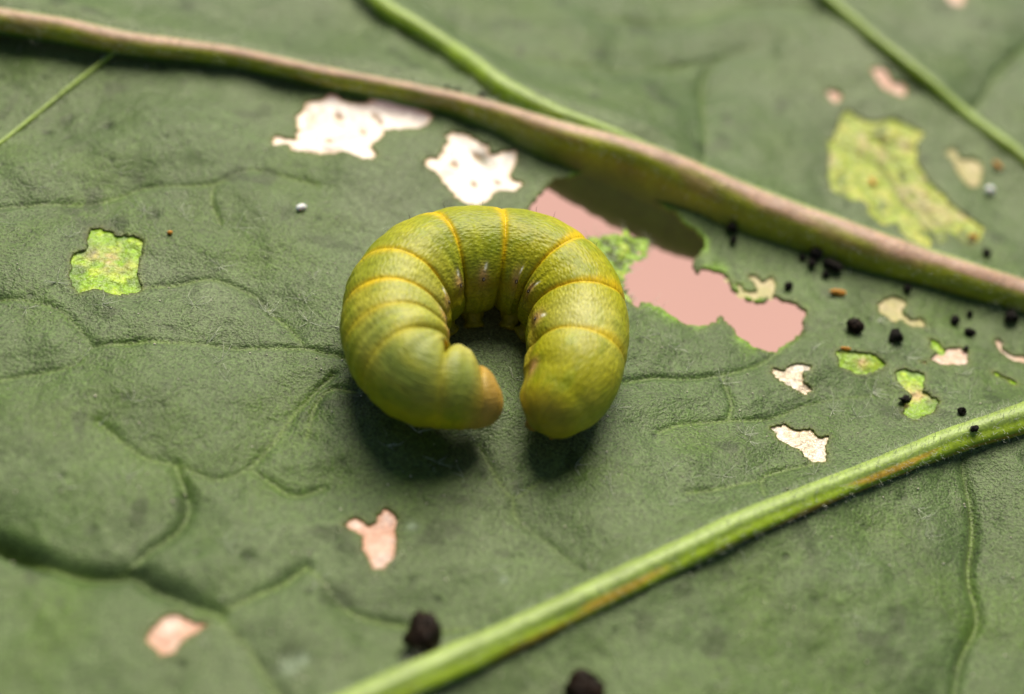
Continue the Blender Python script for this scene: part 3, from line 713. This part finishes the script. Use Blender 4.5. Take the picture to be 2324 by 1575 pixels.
wm = bell(hd, 34, 3.5)*np.exp(-((mid-.03-(hd-34)*.002)/.012)**2)
base = mixc(base, [.85, .82, .62], np.clip(wm*1.3, 0, 1)*sstep(.9, 1.1, SS)*sstep(LEN-.45, LEN-.6, SS))
base = mixc(base, [.46, .27, .055], sstep(.30, .14, SS)*.9)
base = mixc(base, [.34, .24, .02], sstep(LEN-.16, LEN-.02, SS)*.6)
base = mixc(base, [.22, .21, .008], bell(hd, -80, 55)*.7)  # shade under the body painted in: belly side darkened
id_ = np.arange(NT*NH).reshape(NT, NH)
q = np.stack([id_[:-1], np.roll(id_, -1, 1)[:-1], np.roll(id_, -1, 1)[1:], id_[1:]], -1).reshape(-1, 4)
Vc = np.stack([X.ravel(), Y.ravel(), Z.ravel()], 1)
iq = q[(NT//2)*NH + NH//4]; nn = np.cross(Vc[iq[1]]-Vc[iq[0]], Vc[iq[2]]-Vc[iq[0]])
if nn@(Vc[iq[0]]-CL[NT//2, :3]) < 0: q = q[:, ::-1]
uv = np.stack([SS.ravel(), (HH*.3).ravel()], 1)
cat = bpy.data.objects.new('caterpillar', None); COL.objects.link(cat)
tag(cat, 'plump yellow-green caterpillar curled into a C on the leaf', 'caterpillar')
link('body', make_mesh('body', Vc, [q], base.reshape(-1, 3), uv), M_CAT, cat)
def skin(s, deg):
    i = int(np.argmin(abs(CS_-s))); j = int(round((deg % 360)/360*NH)) % NH
    p = np.array([X[i, j], Y[i, j], Z[i, j]])
    a = np.array([X[(i+3), j], Y[(i+3), j], Z[(i+3), j]])-np.array([X[i-3, j], Y[i-3, j], Z[i-3, j]])
    b = np.array([X[i, (j+3) % NH], Y[i, (j+3) % NH], Z[i, (j+3) % NH]])-np.array([X[i, j-3], Y[i, j-3], Z[i, j-3]])
    n = np.cross(a, b); n /= np.linalg.norm(n)
    if n@(p-CL[i, :3]) < 0: n = -n
    return p, n, a/np.linalg.norm(a)
def blob(nu=16, nv=10, seed=0, lump=.0):
    vs_, r = [], np.random.default_rng(seed)
    u, v = np.meshgrid(np.linspace(0, 2*np.pi, nu, endpoint=False), np.linspace(-np.pi/2, np.pi/2, nv), indexing='xy')
    x, y, z = np.cos(v)*np.cos(u), np.cos(v)*np.sin(u), np.sin(v)
    f = 1 + lump*(fbm(x*1.4+seed*3+9, y*1.4+z*1.1+5, seed, 3) + .5*fbm(x*4+seed+3, z*4+y*2, seed+3, 2))
    P = np.stack([x*f, y*f, z*f], -1).reshape(-1, 3); I = np.arange(nu*nv).reshape(nv, nu)
    q_ = np.stack([I[:-1], np.roll(I, -1, 1)[:-1], np.roll(I, -1, 1)[1:], I[1:]], -1).reshape(-1, 4)
    return P, q_
def frame(p, n, a, sc):
    n = n/np.linalg.norm(n); a = a-n*(a@n); a /= np.linalg.norm(a); b = np.cross(n, a)
    m = Matrix.Identity(4)
    for i in range(3): m[i][0], m[i][1], m[i][2], m[i][3] = a[i]*sc[0], b[i]*sc[1], n[i]*sc[2], p[i]
    return m
Pb, qb = blob(14, 8)
rim_me = make_mesh('spiracle', Pb, [qb]); rim_me.materials.append(M_SPIR)
pore_me = make_mesh('pore', Pb, [qb]); pore_me.materials.append(M_SPIRC)
for i in range(3, len(bs)-1):
    s = (bs[i]+bs[i+1])/2
    p, n, a = skin(s, 20)
    o = bpy.data.objects.new('spiracle', rim_me); COL.objects.link(o); o.parent = cat
    o.matrix_world = frame(p, n, a, (.0095, .014, .005))
    c = bpy.data.objects.new('pore', pore_me); COL.objects.link(c); c.parent = o
    c.matrix_local = Matrix.Translation((0, 0, .62)) @ Matrix.Diagonal((.45, .6, .5, 1))
# prolegs under the inner side
def proleg(s, deg, seed):
    p, n, a = skin(s, deg)
    i = int(np.argmin(abs(CS_-s)))
    foot = p + n*.10; foot[:2] += inn[i, :2]*.02; foot[2] = float(blade_height(foot[:1], foot[1:2])[0])-.004
    root = CL[i, :3]*.35 + p*.65
    ax_ = foot-root; L_ = np.linalg.norm(ax_); ax_ /= L_
    e1 = np.cross(ax_, tan[i]); e1 /= np.linalg.norm(e1); e2 = np.cross(ax_, e1)
    prof = [(0, .085), (.25, .085), (.5, .078), (.68, .062), (.8, .05), (.88, .058), (.96, .062), (1, .05), (1.01, 0.004)]
    nu = 22; ph = np.linspace(0, 2*np.pi, nu, endpoint=False); vs_ = []
    for t_, r_ in prof:
        rr = r_*(1+.10*fbm(np.cos(ph)*2+seed, np.sin(ph)*2+t_*4, seed, 2))
        vs_.append(root + ax_*L_*t_ + np.outer(np.cos(ph)*rr, e1) + np.outer(np.sin(ph)*rr, e2))
    I = np.arange(len(prof)*nu).reshape(len(prof), nu)
    q_ = np.stack([I[:-1], I[1:], np.roll(I, -1, 1)[1:], np.roll(I, -1, 1)[:-1]], -1).reshape(-1, 4)
    vv = np.vstack(vs_); c = np.ones((len(vv), 3))*[.24, .22, .012]
    link('proleg', make_mesh('proleg', vv, [q_], c, np.stack([vv[:, 0], vv[:, 1]], 1)), M_CAT, cat)
for i, k_ in enumerate((4, 5, 6, 7, 8)):
    proleg((bs[k_]+bs[k_+1])/2, -48, 30+i)
for u, v, zz, r_ in ((1212, 954, .10, 20), (1258, 968, .09, 24), (1308, 950, .11, 20)):
    p = unp(u, v, zz); sc_ = r_*px_size(p)
    P_, q_ = blob(20, 14, int(u), .25)
    vv = P_*[sc_, sc_, max(sc_*1.5, zz*.75)] + p
    lowz = blade_height(vv[:, 0], vv[:, 1]); vv[:, 2] = np.maximum(vv[:, 2], lowz-.003)
    link('anal_proleg', make_mesh('anal_proleg', vv, [q_], np.ones((len(vv), 3))*[.32, .19, .03], vv[:, :2]), M_CAT, cat)
# bristles
Hs = Hairs()
for s, dg in ((nearest_s(1098, 475, 130), 135), (nearest_s(1215, 488, 130), 132), (nearest_s(1255, 500, 130), 130), (nearest_s(1015, 482, 130), 134), (nearest_s(940, 510, 130), 133), (1.2, 140), (.9, 120), (2.4, 130)):
    s = min(max(s, .3), LEN-.3)
    p, n, a = skin(s, dg); Hs.add(p-n*.003, n+np.array([0, 0, .3]), .045, .0016)
tag(link('body_bristles', Hs.mesh('body_bristles'), M_SETA, cat), kind='stuff')

# ------------------------------------------------------------------ droppings and crumbs lying on the leaf
FR = []
for i in range(5):
    P_, q_ = blob(26, 16, 50+i, .42); FR.append(make_mesh('dropping', P_, [q_]))
FRB = []
for i in range(3):
    P_, q_ = blob(26, 16, 80+i, .42); FRB.append(make_mesh('dropping', P_, [q_]))
for me_ in FR: me_.materials.append(M_FRASS)
for me_ in FRB: me_.materials.append(M_FRASSB)
def rest(name, me, u, v, rx, ry, rz_ratio, ang, label, cat_, group=None, sink=.12, base=None):
    """an object of rx by ry (half sizes as seen) lying on the leaf, its middle seen at u, v"""
    p0 = unp(u, v); s = px_size(p0); hz = rz_ratio*min(rx, ry)*s
    z = 0.0
    for _ in range(4):
        p = unp(u, v, z+hz*(1-sink)); z = (float(blade_height(p[:1], p[1:2])[0]) if base is None else base(p))
    o = bpy.data.objects.new(name, me); COL.objects.link(o)
    o.location = (p[0], p[1], z+hz*(1-sink)); o.scale = (rx*s, ry*s, hz); o.rotation_euler = (0, 0, ang)
    return tag(o, label, cat_, group)
DG = 'black droppings scattered on the leaf'
GEN = 'small round black dropping lying on the leaf near the thick midrib'
rest('dropping', FRB[0], 965, 1447, 41, 56, 1.3, .2, 'large dark brown upright dropping against the broad pale side vein', 'dropping', DG)
rest('dropping', FRB[1], 1325, 1562, 45, 46, 1.0, .9, 'large dark brown dropping on the blade below the broad pale side vein', 'dropping', DG)
rest('dropping', FRB[2], 1940, 738, 21, 17, .95, 2.7, 'glossy black dropping flecked with orange, beside the pink hole', 'dropping', DG)
rest('dropping', FR[0], 2034, 762, 15, 14, 1, .4, 'black round dropping next to the orange-flecked one', 'dropping', DG)
rest('dropping', FR[1], 1888, 601, 24, 13, .95, -.5, 'long black dropping at the foot of the midrib, largest of its cluster', 'dropping', DG)
rest('dropping', FR[2], 2055, 907, 13, 11, .95, .1, 'black dropping at the edge of a bright green scraped patch', 'dropping', DG)
rest('dropping', FR[3], 2183, 932, 10, 9, .95, 1.1, 'small black dropping between green patch and broad side vein', 'dropping', DG)
rest('dropping', FR[4], 2240, 572, 11, 10, 1, 2.1, 'lone black dropping beyond the midrib, below the yellow-green scraped patch', 'dropping', DG)
rest('dropping', FR[0], 1790, 648, 9, 9, 1, 1.9, 'small black dropping on the rim of the pink hole', 'dropping', DG)
rest('dropping', FR[2], 2193, 790, 7, 6, .95, .5, 'tiny black dropping on a thin peach window', 'dropping', DG)
for i, (u, v, a_, b_, lb) in enumerate((
        (1662, 517, 12, 11, 'round black dropping at the midrib foot, beside the far rim of the pink hole'),
        (1664, 546, 9, 8, 'small dark dropping just below the round one by the pink hole rim'),
        (1850, 576, 14, 13, 'round black dropping touching the midrib, topmost of the brown-stained cluster'),
        (1822, 584, 8, 8, 'tiny black dropping at the hole side of the cluster under the midrib'),
        (1842, 598, 11, 10, 'round black dropping in the middle of the cluster under the midrib'),
        (1874, 622, 8, 7, 'tiny grey-black dropping below the long one under the midrib'),
        (2168, 727, 11, 10, 'round black dropping between the tadpole-shaped pale scar and the midrib'),
        (2200, 753, 13, 9, 'oval black dropping above the pointed peach window'),
        (2202, 712, 8, 7, 'tiny black dropping close to the midrib above the oval dropping'),
        (2060, 655, 9, 9, 'black dropping at the midrib edge above the tadpole-shaped pale scar'),
        (2296, 720, 14, 13, 'large round black dropping tucked against the midrib near a slanting peach window'))):
    rest('dropping', FR[i % 5], u, v, a_, b_, 1, i*1.3, lb, 'dropping', DG)
for i, (u, v, a_, lb) in enumerate(((1014, 203, 10, 'blurred black dropping lying against the midrib, outer one of a touching pair'), (1035, 207, 9, 'blurred black dropping, inner one of the touching pair by the midrib'), (1092, 216, 10, 'blurred black dropping wedged in the fork of midrib and side vein'))):
    rest('dropping', FR[(i+2) % 5], u, v, a_, a_, 1, i*1.7, lb, 'dropping', DG)
# one crumb on top of the broad vein
pv = unp(2210, 988, .12); iv = int(np.argmin(np.hypot(CC_[:, 0]-pv[0], CC_[:, 1]-pv[1])))
ob = rest('dropping', FR[1], 2208, 990, 10, 8, .95, .4, 'small black dropping stuck on top of the broad pale side vein', 'dropping', DG)
ob.location = (CC_[iv, 0]+CS[iv, 0]*.25*CC_[iv, 3], CC_[iv, 1]+CS[iv, 1]*.25*CC_[iv, 3], CC_[iv, 2]+CC_[iv, 3]*.97+ob.scale[2]*.5)
ROD = []
P_, q_ = blob(18, 12, 3, .25); RODM = make_mesh('crumb', P_, [q_]); RODM.materials.append(M_ORANGE)
rest('orange_crumb', RODM, 1903, 664, 20, 7.5, 1, .12, 'yellow-orange rod-shaped crumb beside the pink hole', 'crumb', 'orange crumbs on the leaf')
rest('orange_crumb', RODM, 1980, 413, 14, 6, 1, -1.1, 'orange rod-shaped crumb lying in the yellow-green scraped patch', 'crumb', 'orange crumbs on the leaf', base=lambda p: float(blade_height(p[:1], p[1:2])[0])-.02)
rest('orange_crumb', RODM, 2210, 537, 13, 6, 1, .1, 'orange crumb at the lower tip of the yellow-green scraped patch', 'crumb', 'orange crumbs on the leaf')
rest('orange_crumb', RODM, 2264, 376, 15, 6, 1, -.9, 'orange crumb beside the slender side vein and pale scar', 'crumb', 'orange crumbs on the leaf')
rest('orange_crumb', RODM, 386, 528, 6, 5, 1, .4, 'tiny orange crumb beside the bright green scraped patch', 'crumb', 'orange crumbs on the leaf')
rest('orange_crumb', RODM, 1920, 791, 13, 4, 1, .1, 'thin orange crumb on the rim of a narrow green patch', 'crumb', 'orange crumbs on the leaf')
P_, q_ = blob(18, 12, 6, .12); WBM = make_mesh('wax_grain', P_, [q_]); WBM.materials.append(M_WHITEB)
rest('wax_grain', WBM, 684, 470, 13, 8, .9, .7, 'shiny white grain on the blade below the dry white windows', 'grain', 'white grains on the leaf')
rest('wax_grain', WBM, 2247, 431, 11, 10, .9, .2, 'round white grain beside the yellow-green scraped patch', 'grain', 'white grains on the leaf')

# grit: hundreds of specks nobody could count
n = 1900; gx, gy = rng.uniform(-4, 4, n), rng.uniform(-3, 5, n); gz = blade_height(gx, gy)
P_, q_ = blob(6, 4, 2, .2); vs_, fs_ = [], []
for i in range(n):
    if opening_at(gx[i], gy[i]): continue
    r_ = rng.uniform(.003, .0075)*rng.uniform(.4, 1.1); fs_.append(q_+len(vs_)*len(P_)); vs_.append(P_*[r_, r_*rng.uniform(.7, 1.3), r_*.8]+[gx[i], gy[i], gz[i]+r_*.3])
g = link('grit', make_mesh('grit', np.vstack(vs_), [np.vstack(fs_)]), M_DUST)
tag(g, 'fine pale grit scattered over the leaf blade', 'grit', kind='stuff')
